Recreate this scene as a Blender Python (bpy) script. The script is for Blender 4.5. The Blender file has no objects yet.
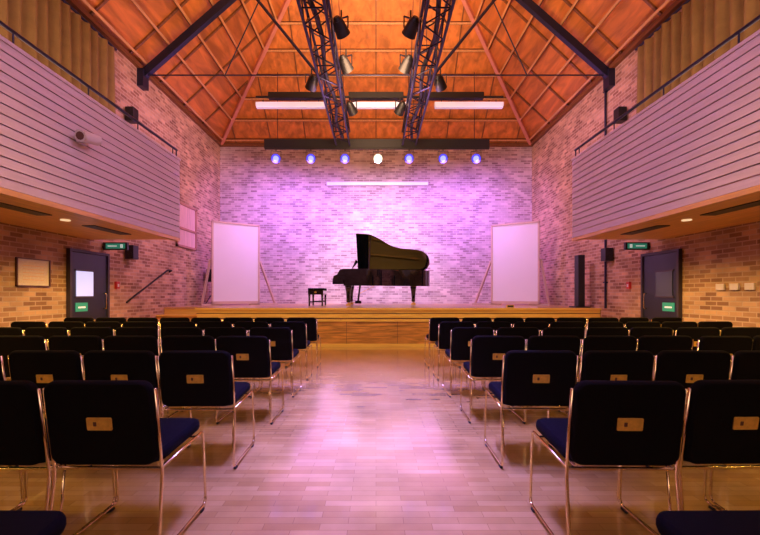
import bpy, math, random
from mathutils import Vector, Matrix
random.seed(4)
scene=bpy.context.scene
try:
    scene.view_settings.view_transform='Standard'
    scene.view_settings.look='None'
except Exception as e: print(e)

# ------------------------------------------------------------ materials
def mat(name,col,rough=0.5,metal=0.0,var=0.12,scale=8.0,emit=None,es=0.0,spec=0.5,coat=0.0,bump=0.0):
    m=bpy.data.materials.new(name); m.use_nodes=True
    nt=m.node_tree; N=nt.nodes; L=nt.links; b=N['Principled BSDF']
    tc=N.new('ShaderNodeTexCoord'); no=N.new('ShaderNodeTexNoise'); no.inputs['Scale'].default_value=scale
    no.inputs['Detail'].default_value=4
    L.new(tc.outputs['Object'],no.inputs['Vector'])
    mx=N.new('ShaderNodeMix'); mx.data_type='RGBA'
    mx.inputs[6].default_value=(*[c*(1-var) for c in col],1)
    mx.inputs[7].default_value=(*[min(1,c*(1+var)) for c in col],1)
    L.new(no.outputs['Fac'],mx.inputs[0]); L.new(mx.outputs[2],b.inputs['Base Color'])
    b.inputs['Roughness'].default_value=rough; b.inputs['Metallic'].default_value=metal
    b.inputs['Specular IOR Level'].default_value=spec
    b.inputs['Coat Weight'].default_value=coat
    if bump>0:
        bp=N.new('ShaderNodeBump'); bp.inputs['Strength'].default_value=bump; bp.inputs['Distance'].default_value=0.01
        L.new(no.outputs['Fac'],bp.inputs['Height']); L.new(bp.outputs[0],b.inputs['Normal'])
    if emit:
        b.inputs['Emission Color'].default_value=(*emit,1); b.inputs['Emission Strength'].default_value=es
    return m

def coords(nt,a,b_,sa=1,sb=1):
    N=nt.nodes;L=nt.links
    tc=N.new('ShaderNodeTexCoord'); s=N.new('ShaderNodeSeparateXYZ'); c=N.new('ShaderNodeCombineXYZ')
    L.new(tc.outputs['Object'],s.inputs[0])
    L.new(s.outputs[a],c.inputs[0]); L.new(s.outputs[b_],c.inputs[1])
    return c.outputs[0]

def brickmat(name,a,b_,c1,c2,mortar,w=0.225,h=0.075,ms=0.010,rough=0.85,off=0.5,bump=0.5,noise=0.35,coat=0,bias=0):
    m=bpy.data.materials.new(name); m.use_nodes=True
    nt=m.node_tree;N=nt.nodes;L=nt.links;b=N['Principled BSDF']
    v=coords(nt,a,b_)
    br=N.new('ShaderNodeTexBrick'); br.offset=off
    L.new(v,br.inputs['Vector'])
    br.inputs['Color1'].default_value=(*c1,1);br.inputs['Color2'].default_value=(*c2,1);br.inputs['Mortar'].default_value=(*mortar,1)
    br.inputs['Scale'].default_value=1;br.inputs['Mortar Size'].default_value=ms
    br.inputs['Brick Width'].default_value=w;br.inputs['Row Height'].default_value=h
    br.inputs['Mortar Smooth'].default_value=0.2;br.inputs['Bias'].default_value=bias
    no=N.new('ShaderNodeTexNoise');no.inputs['Scale'].default_value=2.0;no.inputs['Detail'].default_value=8
    L.new(v,no.inputs['Vector'])
    mr=N.new('ShaderNodeMapRange');mr.inputs['From Min'].default_value=0.3;mr.inputs['From Max'].default_value=0.7
    mr.inputs['To Min'].default_value=1-noise;mr.inputs['To Max'].default_value=1.05
    L.new(no.outputs['Fac'],mr.inputs['Value'])
    mx=N.new('ShaderNodeMix');mx.data_type='RGBA';mx.blend_type='MULTIPLY';mx.inputs[0].default_value=1
    L.new(br.outputs['Color'],mx.inputs[6]);L.new(mr.outputs[0],mx.inputs[7])
    L.new(mx.outputs[2],b.inputs['Base Color'])
    b.inputs['Roughness'].default_value=rough;b.inputs['Coat Weight'].default_value=coat;b.inputs['Coat Roughness'].default_value=0.10
    if bump>0:
        bp=N.new('ShaderNodeBump');bp.inputs['Strength'].default_value=bump;bp.inputs['Distance'].default_value=0.008;bp.invert=True
        L.new(br.outputs['Fac'],bp.inputs['Height']);L.new(bp.outputs[0],b.inputs['Normal'])
    return m

def woodmat(name,col,var=0.3,axis=0,rough=0.45,scale=2.0,coat=0.0,k=12):
    m=bpy.data.materials.new(name); m.use_nodes=True
    nt=m.node_tree;N=nt.nodes;L=nt.links;b=N['Principled BSDF']
    tc=N.new('ShaderNodeTexCoord');mp=N.new('ShaderNodeMapping')
    sc=[k,k,k];sc[axis]=1.0
    mp.inputs['Scale'].default_value=sc
    L.new(tc.outputs['Object'],mp.inputs[0])
    no=N.new('ShaderNodeTexNoise');no.inputs['Scale'].default_value=scale;no.inputs['Detail'].default_value=6;no.inputs['Distortion'].default_value=0.6
    L.new(mp.outputs[0],no.inputs['Vector'])
    r=N.new('ShaderNodeValToRGB')
    r.color_ramp.elements[0].position=0.3;r.color_ramp.elements[1].position=0.7
    r.color_ramp.elements[0].color=(*[c*(1-var) for c in col],1)
    r.color_ramp.elements[1].color=(*[min(1,c*(1+var)) for c in col],1)
    L.new(no.outputs['Fac'],r.inputs[0]);L.new(r.outputs[0],b.inputs['Base Color'])
    b.inputs['Roughness'].default_value=rough;b.inputs['Coat Weight'].default_value=coat
    return m

M={}
M['brick_x']=brickmat('buff_brick_end',0,2,(0.82,0.66,0.62),(0.38,0.25,0.25),(0.76,0.64,0.60),noise=.3)
M['brick_y']=brickmat('buff_brick_side',1,2,(0.76,0.49,0.28),(0.30,0.15,0.08),(0.66,0.49,0.34),noise=.35)
M['floor']=brickmat('parquet_floor',0,1,(0.66,0.43,0.15),(0.52,0.31,0.09),(0.34,0.20,0.07),w=0.30,h=0.06,ms=0.0014,rough=0.25,bump=0.03,noise=0.35,coat=1.0)
M['stagewood']=brickmat('stage_boards',0,1,(0.72,0.46,0.2),(0.62,0.38,0.16),(0.25,0.14,0.07),w=1.8,h=0.09,ms=0.003,rough=0.3,bump=0.05,noise=0.15)
M['ceil']=woodmat('orange_plywood',(0.64,0.215,0.045),0.36,1,0.6,1.0,k=5)
M['purlin']=woodmat('pine_purlin',(0.22,0.085,0.03),0.25,1,0.5)
M['batten']=woodmat('pine_batten',(0.70,0.36,0.14),0.2,1,0.5)
M['hip']=mat('red_hip_timber',(0.66,0.25,0.18),0.5)
M['fascia']=woodmat('stage_fascia_oak',(0.60,0.28,0.06),0.5,0,0.4)
M['nosing']=woodmat('pale_oak_nosing',(0.95,0.62,0.13),0.15,0,0.4)
M['hatch']=woodmat('pale_hatch_board',(0.72,0.50,0.42),0.15,2,0.5)
M['hatchtrim']=woodmat('hatch_trim',(0.45,0.22,0.14),0.15,2,0.5)
M['soffit']=woodmat('soffit_maple',(0.85,0.48,0.15),0.15,1,0.4)
M['white']=woodmat('painted_shiplap',(0.72,0.60,0.63),0.08,1,0.5)
M['gap']=mat('board_shadow_gap',(0.20,0.10,0.16),0.8)
M['steel']=mat('navy_steel',(0.018,0.02,0.055),0.4,0.3)
M['truss']=mat('truss_alloy',(0.025,0.025,0.055),0.35,0.6)
M['black']=mat('black_powdercoat',(0.010,0.010,0.013),0.45)
M['fabric']=mat('black_upholstery',(0.0065,0.0055,0.0050),0.9,scale=300,var=0.4,bump=0.3,spec=0.06)
M['seat']=mat('blue_lit_upholstery',(0.0045,0.0048,0.011),0.9,scale=300,var=0.4,bump=0.3,spec=0.10)  # same cloth as the backs; blue light from above put into the colour
M['chrome']=mat('brushed_brass_chrome_tube',(0.90,0.78,0.46),0.16,1.0,var=0.04)
M['brass']=mat('brass_plaque',(0.85,0.50,0.08),0.4,0.3,var=0.3,scale=60)
M['piano']=mat('ebony_lacquer',(0.004,0.004,0.005),0.06,0.0,spec=0.6,coat=1.0)
M['gold']=mat('gilded_iron_plate',(0.95,0.55,0.12),0.35,0.6)
M['ivory']=mat('ivory_keys',(0.8,0.78,0.7),0.3)
M['felt']=mat('red_felt',(0.35,0.03,0.03),0.9)
M['screen']=mat('screen_cloth',(0.78,0.74,0.78),0.8,var=0.03,scale=2)
M['frame']=mat('screen_frame_beige',(0.60,0.42,0.34),0.5)
M['curtain']=mat('olive_brown_velvet_curtain',(0.30,0.20,0.06),0.85,scale=5,var=0.3)
M['door']=mat('door_blue_black',(0.016,0.02,0.045),0.4)
M['doorframe']=mat('door_frame',(0.05,0.04,0.06),0.5)
M['glass']=mat('door_glazing',(0.4,0.45,0.6),0.1,emit=(0.58,0.60,1.0),es=0.85,scale=2,var=0.1)
M['glassdark']=mat('door_glazing_dark',(0.05,0.06,0.09),0.08,scale=2,var=0.1)
M['green']=mat('exit_green',(0.03,0.30,0.18),0.5,emit=(0.05,0.5,0.32),es=0.25)
M['signwhite']=mat('sign_white',(0.85,0.88,0.85),0.5,emit=(0.8,1,0.9),es=0.4)
M['mount']=mat('white_mount',(0.85,0.80,0.72),0.6)
M['paper']=mat('certificate_paper',(0.85,0.74,0.60),0.6,scale=40,var=0.2)
M['pframe']=mat('dark_wood_frame',(0.12,0.05,0.03),0.4)
M['plastic']=mat('white_plastic',(0.75,0.70,0.70),0.4)
M['red']=mat('red_call_point',(0.6,0.03,0.03),0.4)
M['led']=mat('led_lens_blue',(0.05,0.05,.5),0.2,emit=(0.08,0.06,1.0),es=1.2,var=0)
M['ledcore']=mat('led_core_blue',(0.1,0.15,.6),0.2,emit=(0.34,0.36,1.0),es=1.4,var=0)
M['ledw']=mat('led_lens_white',(1,1,1),0.2,emit=(0.75,1.0,0.70),es=0.9,var=0)
M['tube']=mat('fluorescent_tube',(0.8,0.75,0.9),0.4,emit=(0.80,0.72,1.0),es=0.32,var=0)
M['downl']=mat('downlight_lens',(1,0.9,0.7),0.3,emit=(1,0.7,0.4),es=0.8,var=0)
M['rubber']=mat('rubber',(0.02,0.02,0.02),0.8)

# ------------------------------------------------------------ mesh builder
class MB:
    def __init__(s): s.v=[];s.f=[];s.m=[];s.sm=[];s.mats=[]
    def mi(s,k):
        if k not in s.mats: s.mats.append(k)
        return s.mats.index(k)
    def add(s,vs,fs,k,smooth=False,T=None):
        o=len(s.v);i=s.mi(k)
        for p in vs:
            p=Vector(p)
            if T is not None: p=T@p
            s.v.append(tuple(p))
        for f in fs: s.f.append([o+a for a in f]);s.m.append(i);s.sm.append(smooth)
    def box(s,x0,x1,y0,y1,z0,z1,k,T=None):
        vs=[(x0,y0,z0),(x1,y0,z0),(x1,y1,z0),(x0,y1,z0),(x0,y0,z1),(x1,y0,z1),(x1,y1,z1),(x0,y1,z1)]
        s.add(vs,[(0,3,2,1),(4,5,6,7),(0,1,5,4),(1,2,6,5),(2,3,7,6),(3,0,4,7)],k,False,T)
    def beam(s,p0,p1,w,h,k,up=(0,0,1)):
        p0=Vector(p0);p1=Vector(p1);d=(p1-p0).normalized();u=Vector(up);sd=d.cross(u).normalized();u=sd.cross(d).normalized()
        vs=[]
        for p in (p0,p1):
            for a,b in ((-1,-1),(1,-1),(1,1),(-1,1)): vs.append(p+sd*a*w/2+u*b*h/2)
        s.add(vs,[(0,1,2,3),(7,6,5,4),(0,4,5,1),(1,5,6,2),(2,6,7,3),(3,7,4,0)],k)
    def cyl(s,p0,p1,r0,k,r1=None,n=12,smooth=True,T=None):
        if r1 is None:r1=r0
        p0=Vector(p0);p1=Vector(p1);d=(p1-p0).normalized()
        a=Vector((1,0,0)) if abs(d.x)<0.9 else Vector((0,1,0))
        u=d.cross(a).normalized();w=d.cross(u)
        vs=[]
        for p,r in((p0,r0),(p1,r1)):
            for i in range(n):
                t=2*math.pi*i/n;vs.append(p+(u*math.cos(t)+w*math.sin(t))*r)
        s.add(vs,[(i,(i+1)%n,n+(i+1)%n,n+i) for i in range(n)],k,smooth,T)
        s.add(vs[:n],[tuple(range(n))[::-1]],k,False,T); s.add(vs[n:],[tuple(range(n))],k,False,T)
    def tube(s,pts,r,k,n=8,T=None):
        pts=[Vector(p) for p in pts]
        vs=[];u=None
        for i,p in enumerate(pts):
            d=((pts[min(i+1,len(pts)-1)]-pts[max(i-1,0)])).normalized()
            if u is None:
                a=Vector((1,0,0)) if abs(d.x)<0.9 else Vector((0,1,0)); u=d.cross(a).normalized()
            u=(u-d*u.dot(d)).normalized();w=d.cross(u)
            for j in range(n):
                t=2*math.pi*j/n;vs.append(p+(u*math.cos(t)+w*math.sin(t))*r)
        fs=[]
        for i in range(len(pts)-1):
            for j in range(n): fs.append((i*n+j,i*n+(j+1)%n,(i+1)*n+(j+1)%n,(i+1)*n+j))
        fs.append(tuple(range(n))[::-1]);fs.append(tuple((len(pts)-1)*n+j for j in range(n)))
        s.add(vs,fs,k,True,T)
    def prism(s,outline,z0,z1,k,T=None,inset=0.0,smooth=False):
        n=len(outline)
        c=Vector((sum(p[0] for p in outline)/n,sum(p[1] for p in outline)/n))
        def ins(p,a):
            v=Vector(p)-c; l=v.length
            return c+v*((l-a)/l)
        if inset>0:
            rings=[(inset,z0),(inset*0.3,z0+inset*0.3),(0,z0+inset),(0,z1-inset),(inset*0.3,z1-inset*0.3),(inset,z1)]
        else: rings=[(0,z0),(0,z1)]
        vs=[]
        for a,z in rings:
            for p in outline:
                q=ins(p,a);vs.append((q[0],q[1],z))
        fs=[]
        for r in range(len(rings)-1):
            for i in range(n): fs.append((r*n+i,r*n+(i+1)%n,(r+1)*n+(i+1)%n,(r+1)*n+i))
        s.add(vs,fs,k,smooth,T)
        s.add(vs[:n],[tuple(range(n))[::-1]],k,False,T);s.add(vs[-n:],[tuple(range(n))],k,False,T)
    def lathe(s,prof,k,c=(0,0),n=16,T=None):
        vs=[]
        for r,z in prof:
            for i in range(n):
                t=2*math.pi*i/n;vs.append((c[0]+r*math.cos(t),c[1]+r*math.sin(t),z))
        fs=[(r*n+i,r*n+(i+1)%n,(r+1)*n+(i+1)%n,(r+1)*n+i) for r in range(len(prof)-1) for i in range(n)]
        fs.append(tuple(range(n))[::-1]);fs.append(tuple((len(prof)-1)*n+i for i in range(n)))
        s.add(vs,fs,k,True,T)
    def mesh(s,name):
        me=bpy.data.meshes.new(name);me.from_pydata(s.v,[],s.f)
        for k in s.mats: me.materials.append(M[k])
        me.polygons.foreach_set('material_index',s.m);me.polygons.foreach_set('use_smooth',s.sm)
        me.update();return me
    def obj(s,name,loc=(0,0,0),rot=0,parent=None,bevel=0):
        o=bpy.data.objects.new(name,s.mesh(name));scene.collection.objects.link(o)
        o.location=loc;o.rotation_euler=(0,0,rot)
        if parent:o.parent=parent
        if bevel:
            b=o.modifiers.new('bevel','BEVEL');b.width=bevel;b.segments=2;b.limit_method='ANGLE'
        return o
def fillet(pts,r,n=5):
    pts=[Vector(p) for p in pts];out=[pts[0]]
    for i in range(1,len(pts)-1):
        a=(pts[i-1]-pts[i]);b=(pts[i+1]-pts[i]);rr=min(r,a.length*.45,b.length*.45)
        A=pts[i]+a.normalized()*rr;B=pts[i]+b.normalized()*rr
        for j in range(n+1):
            t=j/n;out.append(A*(1-t)**2+pts[i]*2*t*(1-t)+B*t*t)
    out.append(pts[-1]);return out
def rrect(x0,x1,y0,y1,r,n=5):
    out=[]
    for cx,cy,a0 in((x1-r,y1-r,0),(x0+r,y1-r,90),(x0+r,y0+r,180),(x1-r,y0+r,270)):
        for i in range(n+1):
            a=math.radians(a0+90*i/n);out.append((cx+r*math.cos(a),cy+r*math.sin(a)))
    return out
def empty(name,loc=(0,0,0),rot=0):
    e=bpy.data.objects.new(name,None);scene.collection.objects.link(e);e.location=loc;e.rotation_euler=(0,0,rot);return e

W=5.46;D=14.0;Y0=-4.0;EZ=6.5;SL=0.94
# ------------------------------------------------------------ shell
b=MB();b.box(-W-.2,W+.2,Y0-.2,D+.2,-.15,0,'floor');b.obj('floor')
b=MB();b.box(-W-.25,-W,Y0,D,0,EZ,'brick_y');b.obj('wall_left')
b=MB();b.box(W,W+.25,Y0,D,0,EZ,'brick_y');b.obj('wall_right')
b=MB();b.box(-W-.25,W+.25,D,D+.25,0,EZ+.05,'brick_x');b.obj('wall_back')
b=MB();RZ=EZ+SL*W
pts=[(-W-.25,0),(W+.25,0),(W+.25,EZ),(0,RZ+.1),(-W-.25,EZ)]
b.add([(x,Y0,z) for x,z in pts]+[(x,Y0-.25,z) for x,z in pts],[(0,1,2,3,4),(9,8,7,6,5)]+[(i,(i+1)%5,5+(i+1)%5,5+i) for i in range(5)],'brick_x');b.obj('wall_front')
b=MB()
RY=D-W
for dz in(0,.12):
    b.add([(-W-.02,Y0,EZ+dz),(-W-.02,D,EZ+dz),(0,RY,RZ+dz),(0,Y0,RZ+dz),(W+.02,Y0,EZ+dz),(W+.02,D,EZ+dz)],[(0,1,2,3),(4,3,2,5),(1,5,2)],'ceil')
ceil=b.obj('ceiling')
# purlins
b=MB()
ts=[.12+.5*i for i in range(11)]
for t in ts:
    z=EZ+SL*t
    for s in(-1,1):
        n=Vector((-s*SL,0,-1)).normalized()
        p=Vector((s*(W-t),0,z))+n*.04
        b.beam((p.x,Y0+.05,p.z),(p.x,D-t-.05,p.z),.055,.10,'purlin',up=n)
        q=p+n*.055
        b.beam((q.x,Y0+.05,q.z),(q.x,D-t-.08,q.z),.05,.012,'batten',up=n)
    n=Vector((0,-SL,-1)).normalized();p=Vector((0,D-t,z))+n*.04
    b.beam((-(W-t)+.05,p.y,p.z),((W-t)-.05,p.y,p.z),.07,.10,'purlin',up=n)
    q=p+n*.055;b.beam((-(W-t)+.08,q.y,q.z),((W-t)-.08,q.y,q.z),.05,.012,'batten',up=n)
for s in(-1,1):
    n=Vector((-s*SL,0,-1)).normalized()
    y=-3.4
    while y<13.5:
        tm=min(W-.05,D-y)
        a=Vector((s*W,y,EZ))+n*.012;c=Vector((s*(W-tm),y,EZ+SL*tm))+n*.012
        b.beam(a,c,.05,.04,'purlin',up=n);y+=1.22
n=Vector((0,-SL,-1)).normalized()
x=-4.88
while x<5:
    tm=W-abs(x);b.beam(Vector((x,D,EZ))+n*.012,Vector((x,D-tm,EZ+SL*tm))+n*.012,.03,.03,'purlin',up=n);x+=1.22
b.obj('roof_purlins')
b=MB()
for s in(-1,1):
    b.beam((s*(W-.06),D-.06,EZ-.03),(0,RY-.05,RZ-.1),.10,.14,'hip')
b.beam((0,Y0,RZ-.1),(0,RY,RZ-.1),.1,.2,'hip')
b.obj('roof_hip_beams')
b=MB()
b.box(-W,W,D-.09,D-.002,EZ-.12,EZ,'purlin')
for s in(-1,1): b.box(min(s*W,s*(W-.09)),max(s*W,s*(W-.09)),Y0,D-.1,EZ-.1,EZ,'purlin')
b.obj('trim_1')
# steel rafters + ties
b=MB()
for y in(3.6,9.25):
    for s in(-1,1):
        b.beam((s*(W-.02),y,EZ-.25),(s*.02,y,EZ-.25+SL*(W)*.93),.12,.17,'steel')
        b.box(min(s*W,s*(W-.14)),max(s*W,s*(W-.14)),y-.12,y+.12,EZ-.5,EZ-.1,'steel')
        b.cyl((s*2.95,y,8.30),(s*1.25,y,6.2),.035,'steel')
        b.cyl((s*2.3,y,8.9),(s*3.5,y,6.28),.014,'steel')
    b.cyl((-W+.1,y,EZ-.2),(W-.1,y,EZ-.2),.016,'steel')
b.obj('steel_roof_frame')

# ------------------------------------------------------------ balconies
BX=3.76;BY=7.67;BZ0=2.28;BZ1=3.80
def balcony(s,name):
    e=empty(name)
    def bx(m,x0,x1,*a): m.box(min(s*x0,s*x1),max(s*x0,s*x1),*a)
    m=MB();bx(m,BX+.02,W-.002,Y0+.02,BY-.02,BZ0,BZ0+.22,'soffit')
    bx(m,BX-.005,BX+.07,Y0+.02,BY,BZ0-.03,BZ0+.03,'soffit')
    m.obj('deck',parent=e)
    m=MB();bx(m,BX+.03,BX+.09,Y0+.02,BY-.03,BZ0+.03,BZ1-.01,'gap')
    bx(m,BX+.09,W-.005,BY-.09,BY-.03,BZ0+.03,BZ1-.01,'gap')
    m.obj('backing',parent=e)
    m=MB();nb=14;h=(BZ1-BZ0-.03)/nb
    for i in range(nb):
        z=BZ0+.03+i*h
        x0=s*(BX+.03);xa=s*(BX-.004);xb=s*(BX+.008)
        vs=[(x0,Y0+.02,z+.004),(xa,Y0+.02,z+.004),(xb,Y0+.02,z+h-.005),(x0,Y0+.02,z+h-.005)]
        vs+=[(q[0],BY,q[2]) for q in vs]
        m.add(vs,[(0,1,2,3),(7,6,5,4),(0,4,5,1),(1,5,6,2),(2,6,7,3),(3,7,4,0)],'white')
        bx(m,BX+.03,W-.005,BY-.03,BY,z+.006,z+h-.006,'white')
    bx(m,BX-.01,BX+.11,Y0+.02,BY+.01,BZ1-.01,BZ1+.03,'white')
    m.obj('shiplap_front',parent=e)
    m=MB()
    m.cyl((s*(BX+.05),Y0+.1,BZ1+.19),(s*(BX+.05),BY-.02,BZ1+.19),.022,'steel')
    y=-3.5
    while y<BY:
        m.cyl((s*(BX+.05),y,BZ1+.02),(s*(BX+.05),y,BZ1+.19),.010,'steel');y+=1.1
    m.cyl((s*(BX+.05),BY-.04,BZ1+.02),(s*(BX+.05),BY-.04,BZ1+.19),.012,'steel')
    m.obj('guard_rail',parent=e)
    m=MB()
    for y in(1.2,3.0,4.8,6.5):
        bx(m,4.25,4.45,y-.45,y+.45,BZ0-.012,BZ0+.0,'black')
    for y in(2.1,3.9,5.6):
        m.cyl((s*4.35,y,BZ0-.014),(s*4.35,y,BZ0),.06,'downl')
    m.obj('soffit_fittings',parent=e)
    return e
balcony(-1,'balcony');balcony(1,'balcony')
b=MB()
cx0=-BX+.014
b.box(cx0,cx0+.03,5.0,5.14,3.14,3.30,'plastic')
b.cyl((cx0+.03,5.07,3.24),(cx0+.10,5.07,3.24),.03,'plastic')
b.cyl((cx0+.12,4.90,3.18),(cx0+.12,5.20,3.24),.07,'plastic')
b.cyl((cx0+.12,4.895,3.179),(cx0+.12,4.90,3.18),.05,'pframe')
b.obj('security_camera')
def curtain(s):
    m=MB();n=520;y0=-2.5;y1=8.1;vs=[]
    zs=[4.04,4.6,5.2,5.8,6.22]
    for j,z in enumerate(zs):
        for i in range(n+1):
            y=y0+(y1-y0)*i/n
            a=.07*(1-.3*j/4)*math.sin(y*2*math.pi/.24+.5*math.sin(y*1.7))+.015*math.sin(y*11+z)
            vs.append((s*(W-.13+a),y,z))
    fs=[(j*(n+1)+i,j*(n+1)+i+1,(j+1)*(n+1)+i+1,(j+1)*(n+1)+i) for j in range(4) for i in range(n)]
    m.add(vs,fs,'curtain',True)
    m.cyl((s*(W-.13),y0-.1,6.25),(s*(W-.13),y1+.1,6.25),.025,'steel')
    for y in(-2.5,1,4.6,8.15): m.beam((s*(W-.13),y,6.25),(s*W,y,6.25),.03,.03,'steel')
    m.obj('curtain')
curtain(-1);curtain(1)
def wall_speaker(s,y,z,sc=1.0):
    m=MB();x=s*(W-.12)
    m.box(x-.09*sc,x+.09*sc,y-.1*sc,y+.1*sc,z-.15*sc,z+.15*sc,'black')
    m.box(min(s*W,x),max(s*W,x),y-.02,y+.02,z-.02,z+.02,'black')
    m.cyl((x,y-.1*sc,z-.05*sc),(x,y-.108*sc,z-.05*sc),.065*sc,'rubber')
    m.cyl((x,y-.1*sc,z+.08*sc),(x,y-.108*sc,z+.08*sc),.03*sc,'rubber')
    m.obj('wall_speaker',bevel=.008)
wall_speaker(-1,8.75,5.15,1.0);wall_speaker(1,8.75,5.15,1.0)
wall_speaker(-1,8.75,2.15);wall_speaker(1,9.25,2.15)

# ------------------------------------------------------------ doors
def door(s,y0,y1,name,notice_y,gl):
    e=empty(name)
    def bx(m,x0,x1,*a): m.box(min(s*x0,s*x1),max(s*x0,s*x1),*a)
    m=MB()
    bx(m,W-.07,W-.001,y0-.05,y0,0,2.05,'doorframe');bx(m,W-.07,W-.001,y1,y1+.05,0,2.05,'doorframe')
    bx(m,W-.07,W-.001,y0,y1,2.0,2.05,'doorframe');m.obj('frame',parent=e)
    m=MB();bx(m,W-.045,W-.001,y0+.005,y1-.005,.01,1.995,'door')
    bx(m,W-.055,W-.045,y0+.12,y0+.55,1.20,1.66,gl)
    for z in(1.17,1.66):bx(m,W-.06,W-.045,y0+.09,y0+.58,z,z+.03,'doorframe')
    bx(m,W-.055,W-.045,notice_y,notice_y+.3,.92,1.08,'green')
    bx(m,W-.058,W-.055,notice_y+.06,notice_y+.24,.98,1.01,'signwhite')
    m.tube(fillet([(s*(W-.045),y1-.1,.95),(s*(W-.1),y1-.1,.95),(s*(W-.1),y1-.1,1.25),(s*(W-.045),y1-.1,1.25)],.03),.01,'chrome')
    m.obj('leaf',parent=e)
door(-1,7.10,8.05,'door_1',7.2,'glass')
door(1,7.18,8.10,'door_2',7.25,'glassdark')
for s,y in((-1,8.0),(1,7.98)):
    m=MB();m.box(min(s*(W-.5),s*(W-.02)),max(s*(W-.5),s*(W-.02)),y-.03,y+.03,2.12,2.27,'black')
    m.box(min(s*(W-.46),s*(W-.08)),max(s*(W-.46),s*(W-.08)),y-.038,y-.03,2.145,2.245,'green')
    m.box(min(s*(W-.3),s*(W-.12)),max(s*(W-.3),s*(W-.12)),y-.041,y-.038,2.185,2.205,'signwhite')
    m.box(min(s*(W-.42),s*(W-.37)),max(s*(W-.42),s*(W-.37)),y-.041,y-.038,2.16,2.23,'signwhite')
    m.box(min(s*(W-.06),s*W),max(s*(W-.06),s*W),y-.02,y+.02,2.16,2.2,'black')
    m.obj('exit_sign')
b=MB();y0,y1,z0,z1=6.05,6.68,1.36,1.80
b.box(-W,-W+.03,y0,y1,z0,z0+.015,'pframe');b.box(-W,-W+.03,y0,y1,z1-.015,z1,'pframe')
b.box(-W,-W+.03,y0,y0+.02,z0,z1,'pframe');b.box(-W,-W+.03,y1-.02,y1,z0,z1,'pframe')
b.box(-W,-W+.012,y0+.02,y1-.02,z0+.015,z1-.015,'mount')
b.box(-W+.012,-W+.013,y0+.05,y1-.05,z0+.05,z1-.05,'paper')
for i in range(5): b.box(-W+.013,-W+.014,y0+.12,y1-.12,z0+.1+i*.055,z0+.107+i*.055,'soffit')
b.obj('framed_certificate')
b=MB();y0,y1,z0,z1=10.9,12.1,2.55,3.8
b.box(-W,-W+.02,y0,y1,z0,z1,'hatch')
for a in(y0,y1-.06): b.box(-W,-W+.05,a,a+.06,z0,z1,'hatchtrim')
for a in(z0,z1-.06,z0+.5): b.box(-W,-W+.05,y0,y1,a,a+.06,'hatchtrim')
b.obj('wall_hatch')
b=MB()
for y in(5.75,6.0,6.25):b.box(W-.03,W,y,y+.15,1.3,1.4,'plastic')
b.obj('wall_socket',bevel=.005)
for y,s in((8.55,1),(8.35,-1)):
    b=MB();b.box(min(s*(W-.05),s*W),max(s*(W-.05),s*W),y,y+.1,1.35,1.5,'red');b.box(min(s*(W-.055),s*(W-.05)),max(s*(W-.055),s*(W-.05)),y+.025,y+.075,1.39,1.45,'plastic');b.obj('fire_call_point')
b=MB();b.cyl((W-.04,9.45,.9),(W-.04,9.45,6.3),.025,'steel')
for z in(1.5,3,4.5,6):b.box(W-.08,W,9.41,9.49,z,z+.03,'steel')
b.obj('conduit_pipe')

# ------------------------------------------------------------ stage
ST=0.90
b=MB()
b.box(-4.35,W-.01,9.72,D-.01,0.0,ST-.04,'nosing')
b.box(-W+.01,-4.35,10.3,D-.01,0.0,ST-.04,'nosing')
b.box(-4.37,W-.01,9.69,D-.01,ST-.04,ST,'stagewood')
b.box(-W+.01,-4.37,10.27,D-.01,ST-.04,ST,'stagewood')
b.box(-4.38,W-.01,9.675,9.69,ST-.05,ST,'nosing')
b.box(-4.35,W-.01,9.42,9.72,0.0,.59,'fascia')
b.box(-4.37,W-.01,9.39,9.72,.59,.63,'nosing')
b.box(-4.36,W-.01,9.395,9.42,0,.07,'nosing')
b.box(-4.36,W-.01,9.71,9.72,.76,.775,'pframe')
b.box(-4.36,W-.01,9.71,9.72,.63,.66,'pframe')
x=-4.3
while x<5.4:
    b.box(x,x+.008,9.413,9.42,.07,.59,'pframe');x+=1.2
for i in range(4):
    b.box(-W+.01,-4.40,8.75+i*.39,10.27,0 if i==0 else i*.18,(i+1)*.18-.03,'fascia')
    b.box(-W+.01,-4.38,8.73+i*.39,10.26,(i+1)*.18-.03,(i+1)*.18,'nosing')
b.obj('stage')
b=MB();b.tube(fillet([(-W,8.75,1.05),(-W+.08,8.75,1.12),(-W+.08,10.35,1.86),(-W+.08,10.55,1.86),(-W,10.55,1.82)],.06),.022,'black')
for y,z in((9.1,1.26),(10.0,1.68)): b.cyl((-W,y,z-.05),(-W+.08,y,z),.01,'black')
b.obj('handrail')
SO=ST+.004
# ------------------------------------------------------------ screens
def screen(x,y,rot,el,er):
    m=MB();w=.70;H=2.47
    m.box(-w+.05,w-.05,-.012,.012,.12,H-.05,'screen')
    m.box(-w,-w+.05,-.03,.03,.04,H,'frame');m.box(w-.05,w,-.03,.03,.04,H,'frame')
    m.box(-w,w,-.03,.03,.04,.12,'frame');m.box(-w,w,-.03,.03,H-.05,H,'frame')
    for s,ex in((-1,el),(1,er)):
        m.beam((s*(w+.02),.05,1.35),(s*(w+ex),.20,.05),.07,.05,'frame')
        m.beam((s*(w-.1),.045,1.33),(s*(w+.08),.045,1.33),.04,.04,'frame')
        m.box(*sorted((s*(w-.3),s*(w+ex+.05))),.0,.08,.0,.05,'frame')
    m.obj('projection_screen_panel',(x,y,SO),rot)
screen(-4.19,12.0,math.radians(33),.22,.55);screen(4.16,12.0,math.radians(-30),.55,.22)

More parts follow.
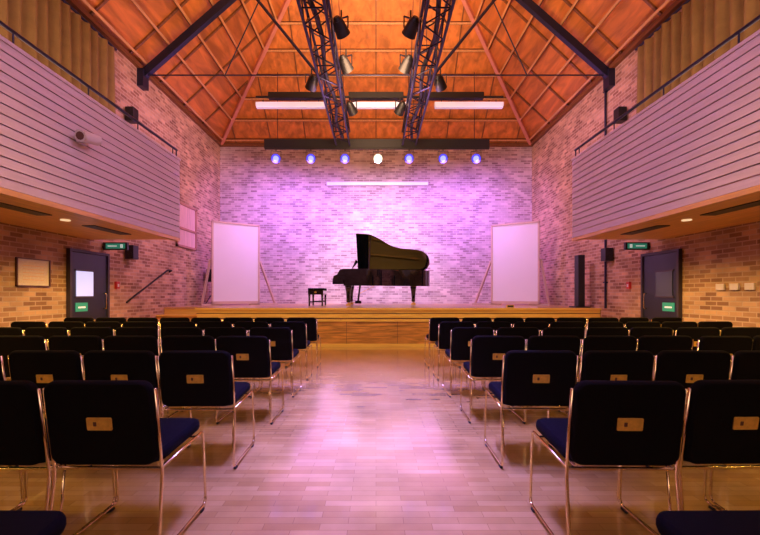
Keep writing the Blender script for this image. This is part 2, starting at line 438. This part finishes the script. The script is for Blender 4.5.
# ------------------------------------------------------------ piano
P=empty('grand_piano',(-1.18,12.42,SO+.002))
def catmull(pts,n=6):
    out=[]
    for i in range(len(pts)-1):
        p0=Vector(pts[max(i-1,0)]);p1=Vector(pts[i]);p2=Vector(pts[i+1]);p3=Vector(pts[min(i+2,len(pts)-1)])
        for j in range(n):
            t=j/n;out.append(tuple(.5*((2*p1)+(-p0+p2)*t+(2*p0-5*p1+4*p2-p3)*t*t+(-p0+3*p1-3*p2+p3)*t**3)))
    out.append(tuple(pts[-1]));return out
curve=catmull([(0.75,-1.57),(1.02,-1.53),(1.3,-1.35),(1.58,-1.12),(1.88,-.99),(2.2,-.95),(2.50,-.88),(2.72,-.68),(2.80,-.38),(2.74,-.1),(2.58,0)],6)
full=[(0.30,0),(0.30,-1.57)]+curve
n=len(full)
m=MB()
def insetp(poly,a):
    out=[];L=len(poly)
    for i in range(L):
        p=Vector(poly[i]);d=(Vector(poly[(i+1)%L])-Vector(poly[i-1])).normalized()
        nn=Vector((-d.y,d.x)); out.append(p+nn*a)
    return out
inn=insetp(full,.05)
z0,z1=.56,1.02
vs=[(p[0],p[1],z0) for p in full]+[(p[0],p[1],z1) for p in full]+[(p[0],p[1],z1) for p in inn]+[(p[0],p[1],.9) for p in inn]
fs=[]
for r in range(3):
    for i in range(n): fs.append((r*n+i,r*n+(i+1)%n,(r+1)*n+(i+1)%n,(r+1)*n+i))
m.add(vs,fs,'piano',False)
m.add([(p[0],p[1],z0) for p in full],[tuple(range(n))[::-1]],'piano')
m.add([(p[0],p[1],.9) for p in inn],[tuple(range(n))],'gold')
m.box(.36,.95,-1.5,-.06,.9,.97,'piano')
for y0_,x1_,y1_ in((-.5,2.5,-.35),(-1.0,1.75,-.85)):
    m.beam((.95,y0_,.92),(x1_,y1_,.92),.025,.03,'gold')
m.obj('case',parent=P)
m=MB()
m.box(-.0,.32,-1.57,0,.60,.70,'piano')
for y in(-1.57,-.07):
    m.prism([(0,.70),(.30,.70),(.30,1.02),(.2,1.0),(.12,.86),(.03,.83)],0,.07,'piano',T=Matrix(((1,0,0,0),(0,0,1,y),(0,1,0,0),(0,0,0,1))))
m.box(.02,.17,-1.5,-.07,.70,.74,'ivory')
y=-1.49;k=0
while y<-.09:
    if k%7 in(0,1,3,4,5): m.box(.075,.17,y,y+.012,.74,.755,'piano')
    y+=.0235;k+=1
m.beam((.17,-.785,.74),(.29,-.785,.99),1.43,.02,'piano',up=(1,0,0))
m.box(.165,.175,-1.49,-.08,.74,.75,'felt')
m.obj('keyboard',parent=P)
m=MB()
m.beam((.50,-.785,1.03),(.62,-.785,1.30),.75,.02,'piano',up=(1,0,0))
m.box(.42,.62,-1.2,-.37,1.02,1.035,'piano')
m.obj('music_desk',parent=P)
th=math.radians(38)
R=Matrix.Translation((0,0,1.04))@Matrix.Rotation(-th,4,'X')
lid=[(0.62,0.0),(0.62,-1.57)]+curve
m=MB();m.prism(lid,0,.025,'piano',T=R)
m.prism([(0.64,-.02),(0.64,-1.56),(1.02,-1.50),(1.02,-.02)],.027,.05,'piano',T=R)
for x in(.9,1.7,2.3): m.cyl((x-.05,.01,1.03),(x+.05,.01,1.03),.012,'gold')
m.obj('lid',parent=P)
m=MB()
tp=R@Vector((1.02,-1.38,0));m.cyl((0.98,-1.49,.98),tp,.012,'piano');m.obj('lid_prop',parent=P)
m=MB()
for x,y in((.42,-.16),(.42,-1.40),(2.30,-.42)):
    m.lathe([(.045,.10),(.06,.13),(.055,.2),(.07,.4),(.085,.48),(.10,.54),(.085,.55),(.11,.56),(.11,.57)],'piano',c=(x,y),n=12)
    m.box(x-.02,x+.02,y-.02,y+.02,.06,.11,'gold')
    m.cyl((x+.03,y-.03,.04),(x+.03,y+.03,.04),.04,'gold')
    m.cyl((x-.035,y-.02,.035),(x-.035,y+.02,.035),.035,'gold')
m.obj('legs',parent=P)
m=MB()
for dy in(-.1,.1): m.cyl((.72,-.785+dy,.58),(.66,-.785+dy,.12),.025,'piano')
m.box(.58,.76,-.97,-.60,.06,.14,'piano')
m.beam((.70,-.785,.35),(1.14,-.785,.57),.015,.015,'gold')
for dy in(-.09,0,.09): m.box(.44,.59,-.785+dy-.02,-.785+dy+.02,.075,.09,'gold')
m.obj('pedal_lyre',parent=P)
m=MB()
m.prism(rrect(-.22,.22,-.38,.38,.03),.43,.50,'fabric',inset=.012,smooth=True)
m.box(-.21,.21,-.37,.37,.32,.43,'piano')
for x in(-.18,.18):
    for y in(-.34,.34):
        m.lathe([(.02,0),(.024,.03),(.028,.2),(.035,.34)],'piano',c=(x,y),n=8)
for y in(-.34,.34): m.beam((-.18,y,.12),(.18,y,.12),.02,.03,'piano')
m.cyl((0,-.4,.385),(0,-.37,.385),.03,'gold')
m.obj('piano_bench',(-1.68,11.5,SO))

b=MB()
b.box(-.08,.08,-.10,.10,.03,1.3,'black');b.box(-.18,.18,-.18,.18,0,.03,'black');b.box(-.07,.07,-.105,-.10,.1,1.25,'rubber')
b.obj('column_loudspeaker',(5.08,9.98,SO),bevel=.01)
b=MB()
b.box(-.13,.13,-.13,.13,.72,1.12,'black');b.cyl((0,-.13,.84),(0,-.14,.84),.09,'rubber',n=20);b.cyl((0,-.13,1.02),(0,-.14,1.02),.04,'rubber')
b.cyl((0,0,.25),(0,0,.72),.02,'black')
for a in(90,210,330):
    a=math.radians(a);b.cyl((0,0,.35),(.2*math.cos(a),.2*math.sin(a),.02),.013,'black')
b.obj('loudspeaker_on_stand',(-5.22,12.75,SO))
b=MB()
b.box(-.09,.09,-.04,.04,0,.07,'nosing');b.box(-.07,.07,-.045,-.04,.015,.055,'black')
b.obj('floor_socket_box',(3.3,9.85,SO))

# ------------------------------------------------------------ trusses and rigs
def truss(x):
    m=MB();a=.2;zc=5.95;y0=1.5;y1=12.1
    for dx in(-a,a):
        for dz in(-a,a): m.cyl((x+dx,y0,zc+dz),(x+dx,y1,zc+dz),.028,'truss',n=8)
    y=y0;i=0;st=.4
    while y+st<=y1+.01:
        f=1 if i%2 else -1
        for dx in(-a,a): m.cyl((x+dx,y,zc-f*a),(x+dx,y+st,zc+f*a),.014,'truss',n=6)
        for dz in(-a,a): m.cyl((x-f*a,y,zc+dz),(x+f*a,y+st,zc+dz),.014,'truss',n=6)
        if i%4==0:
            m.cyl((x-a,y,zc-a),(x+a,y,zc-a),.015,'truss',n=6);m.cyl((x-a,y,zc+a),(x+a,y,zc+a),.015,'truss',n=6)
            for dx in(-a,a): m.cyl((x+dx,y,zc-a),(x+dx,y,zc+a),.015,'truss',n=6)
        y+=st;i+=1
    for y in(3.6,9.25):
        for dx in(-a,a): m.cyl((x+dx,y,zc+a),(x+dx*.5,y,9.3),.008,'steel',n=6)
    pts=[(x+.05*math.sin(q*1.3),1.6+q*.5,zc-a+.05+.02*math.sin(q*2.1)) for q in range(21)]
    m.tube(pts,.045,'black',n=6)
    m.obj('lighting_truss')
truss(-1.0);truss(1.0)
b=MB()
b.box(-3.4,3.45,12.15,12.25,5.68,5.95,'black')
b.cyl((-3.35,12.05,5.62),(3.4,12.05,5.62),.03,'black')
for x in(-3,-1,1,3): b.cyl((x,12.2,5.95),(x,12.2,8.0),.01,'steel')
b.obj('lighting_bar')
def pendant(x0,x1,y,z):
    m=MB();m.box(x0,x1,y-.06,y+.06,z+.0,z+.10,'plastic');m.box(x0+.02,x1-.02,y-.05,y+.05,z-.05,z,'tube')
    m.box(x0+.02,x1-.02,y-.068,y-.06,z-.02,z+.09,'tube')
    for x in(x0+.2,x1-.2): m.cyl((x,y,z+.1),(x,y,z+.185),.01,'steel')
    m.obj('fluorescent_batten')
pendant(-3.3,-1.38,11,6.4);pendant(-.75,.95,11,6.4);pendant(1.6,3.5,11,6.4)
b=MB()
for x0,x1 in((-2.95,-1.25),(-.75,.75),(1.25,2.95)): b.box(x0,x1,10.92,11.08,6.6,6.76,'black')
b.cyl((-3.3,11,6.66),(3.5,11,6.66),.03,'black');b.obj('overhead_batten_rail')
b=MB();b.box(-1.72,1.82,D-.09,D-.0,5.02,5.14,'plastic');b.box(-1.7,1.8,D-.10,D-.09,5.03,5.13,'tube');b.obj('wall_fluorescent_strip')
def can(x,y,z,aim,lens,ztop,sc=1.0,name='stage_spotlight',core=None):
    m=MB();p=Vector((x,y,z));d=(Vector(aim)-p).normalized()
    m.cyl(p-d*.16*sc,p+d*.10*sc,.095*sc,'black',r1=.135*sc,n=16)
    m.cyl(p-d*.22*sc,p-d*.16*sc,.05*sc,'black',r1=.085*sc,n=16)
    m.cyl(p+d*.10*sc,p+d*.105*sc,.125*sc,lens,n=20)
    if core: m.cyl(p+d*.105*sc,p+d*.11*sc,.08*sc,core,n=16)
    sd=d.cross(Vector((0,0,1))).normalized()
    for s in(-1,1):
        m.beam(p+sd*s*.14*sc,p+sd*s*.14*sc+Vector((0,0,.2*sc)),.012,.03,'black',up=d)
    q=p+Vector((0,0,.2*sc));m.beam(q-sd*.145*sc,q+sd*.145*sc,.03,.012,'black')
    m.cyl(q,(x,y,ztop),.015,'black')
    m.obj(name)
LX=[276,311,345,378,409,443,476]
for i,px in enumerate(LX):
    x=(px-376)*12.05/400
    can(x,12.05,5.33,(x*.4,3.5,1.6),'ledw' if i==3 else 'led',5.585,1.05,core='ledw' if i==3 else 'ledcore')
for s in(-1,1):
    for y,k in((6.9,-1),(8.0,-1),(8.7,1),(9.9,-1)):
        can(s*(1.0+.40*k),y,5.80,(s*(1.0+1.6*k),y+2.5,4.0),'glassdark',6.13,.95,'theatre_lantern')

# ------------------------------------------------------------ chairs
def chair_mesh():
    m=MB()
    tilt=math.radians(8)
    B=Matrix.Translation((0,0,.44))@Matrix.Rotation(tilt,4,'X')@Matrix(((1,0,0,0),(0,0,1,0),(0,1,0,0),(0,0,0,1)))
    ol=rrect(-.245,.245,0,.40,.05)
    m.prism(ol,-.022,.022,'fabric',T=B,inset=.014,smooth=True)
    m.prism(rrect(-.055,.06,.175,.235,.004,1),-.026,-.0221,'brass',T=B)
    m.prism(rrect(-.025,-.010,.195,.215,.002,1),-.027,-.026,'pframe',T=B)
    S=Matrix.Translation((0,0,.425))@Matrix.Rotation(math.radians(3),4,'X')
    m.prism(rrect(-.24,.24,.02,.48,.06),0,.06,'seat',T=S,inset=.02,smooth=True)
    for s in(-1,1):
        x=s*.254
        path=[(x,-.048,.80),(x,0,.47),(x,.012,.40),(x+s*.004,-.03,.013),(x+s*.004,.47,.013),(x,.44,.44),(x*.97,.40,.432),(x*.97,.02,.41)]
        m.tube(fillet(path,.045,4),.0075,'chrome',n=7)
        m.tube(fillet([(x*.93,.05,.415),(x*.93,.02,.16),(x*.98,-.012,.10)],.04,3),.0055,'chrome',n=6)
        m.cyl((x+s*.004,-.0,.0),(x+s*.004,.03,.0),.011,'rubber',n=6)
        m.cyl((x+s*.004,.40,.0),(x+s*.004,.43,.0),.011,'rubber',n=6)
    m.cyl((-.25,.40,.42),(.25,.40,.42),.008,'chrome',n=7)
    m.cyl((-.25,.03,.405),(.25,.03,.405),.008,'chrome',n=7)
    return m.mesh('stacking_chair')
cm=chair_mesh()
for k in range(-1,6):
    d=1.86+.975*k
    for s in(-1,1):
        for j in range(8):
            edge=1.0 if s<0 else .90
            x=s*(edge+.25+.53*j)
            if abs(x)>W-.32: continue
            o=bpy.data.objects.new('stacking_chair',cm);scene.collection.objects.link(o)
            o.location=(x+random.uniform(-.006,.006),d+random.uniform(-.02,.02),.011)
            o.rotation_euler=(0,0,random.uniform(-.025,.025))

# ------------------------------------------------------------ lights
def area(name,loc,aim,sx,sy,e,col,spread=180):
    l=bpy.data.lights.new(name,'AREA');l.shape='RECTANGLE';l.size=sx;l.size_y=sy;l.energy=e;l.color=col;l.spread=math.radians(spread)
    o=bpy.data.objects.new(name,l);scene.collection.objects.link(o);o.location=loc
    o.rotation_euler=(Vector(aim)-Vector(loc)).to_track_quat('-Z','Y').to_euler();return o
def spot(name,loc,aim,e,col,ang=60,blend=.8,r=.1):
    l=bpy.data.lights.new(name,'SPOT');l.energy=e;l.color=col;l.spot_size=math.radians(ang);l.spot_blend=blend;l.shadow_soft_size=r
    o=bpy.data.objects.new(name,l);scene.collection.objects.link(o);o.location=loc
    o.rotation_euler=(Vector(aim)-Vector(loc)).to_track_quat('-Z','Y').to_euler();return o
for i,px in enumerate(LX):
    x=(px-376)*12.05/400
    spot('wash_spot',(x,11.9,5.15),(x*1.35,D,3.2),430 if i!=3 else 200,(0.46,0.20,1.0) if i!=3 else (.9,.7,1),135,1,.15)
spot('stage_spot',(0,7.6,5.6),(0,D,1.6),1500,(1,.86,1),48,1,.3)
spot('stage_front_fill',(0,5.5,5.6),(0,10.0,.6),620,(1,.72,.28),85,.9,.3)  # added warm fill for the stage front, no fixture behind it
area('aisle_fill',(0,3.8,5.7),(0,4.4,0),.4,4.5,190,(0.26,0.20,1.0),36)  # invented violet lamp that tints the aisle floor
area('overhead_fill',(0,1.5,6.3),(0,1.5,0),1.5,5,75,(0.58,0.36,1.0))  # made-up soft violet fill, kept out of view overhead
for s in(-1,1):
    o=area('balcony_hidden_fill',(s*4.5,4.0,2.75),(s*3.2,4.0,9),.7,6,160,(1,.58,.36))  # added fill hidden behind the balcony front, warms roof and walls
    o.rotation_euler=(math.pi,s*math.radians(-12),0)
    spot('side_wall_fill',(s*.5,8.6,5.5),(s*W,10.8,4.2),700,(.95,.42,.88),90,1,.3)  # extra pink light added to lift the upper side walls
    spot('screen_fill',(s*1.4,7.6,5.3),(s*4.1,12.0,2.0),220,(.92,.78,1),36,1,.15)  # added lavender light to brighten the screens
    spot('balcony_front_fill',(s*-2.0,3.8,5.4),(s*BX,6.0,3.1),290,(1,.62,1),95,1,.4)  # mauve light added for the balcony panels, tied to no lantern
    spot('seating_fill',(s*1.8,3.2,5.6),(s*3.0,4.0,0),330,(1,.60,.12),68,1,.3)  # golden fill added for the floor between the chairs
    for y in(-.5,1.4,2.6,3.9,5.2,6.4,7.3):
        spot('soffit_downlight',(s*4.35,y,BZ0-.05),(s*4.3,y+.1,0),130,(1,.56,.12),150,1,.08)
area('roof_fill',(0,7.0,6.35),(0,10.5,10),1.2,5,430,(1,.58,.32))  # invented warm fill between the trusses, lights the roof
area('rear_fill',(0,-2.5,4.8),(0,8,1.5),5,2,75,(1,.68,.62))  # added soft fill behind the camera, not a house fixture

w=bpy.data.worlds.new('World');scene.world=w;w.use_nodes=True
w.node_tree.nodes['Background'].inputs[0].default_value=(.3,.25,.4,1);w.node_tree.nodes['Background'].inputs[1].default_value=.3

# ------------------------------------------------------------ camera
c=bpy.data.cameras.new('Camera');co=bpy.data.objects.new('Camera',c);scene.collection.objects.link(co)
co.location=(0,0,1.24);co.rotation_euler=(math.radians(90),0,0)
c.sensor_width=36;c.lens=36*400/760;c.shift_x=4/760;c.shift_y=26.5/760;c.clip_start=.05
scene.camera=co
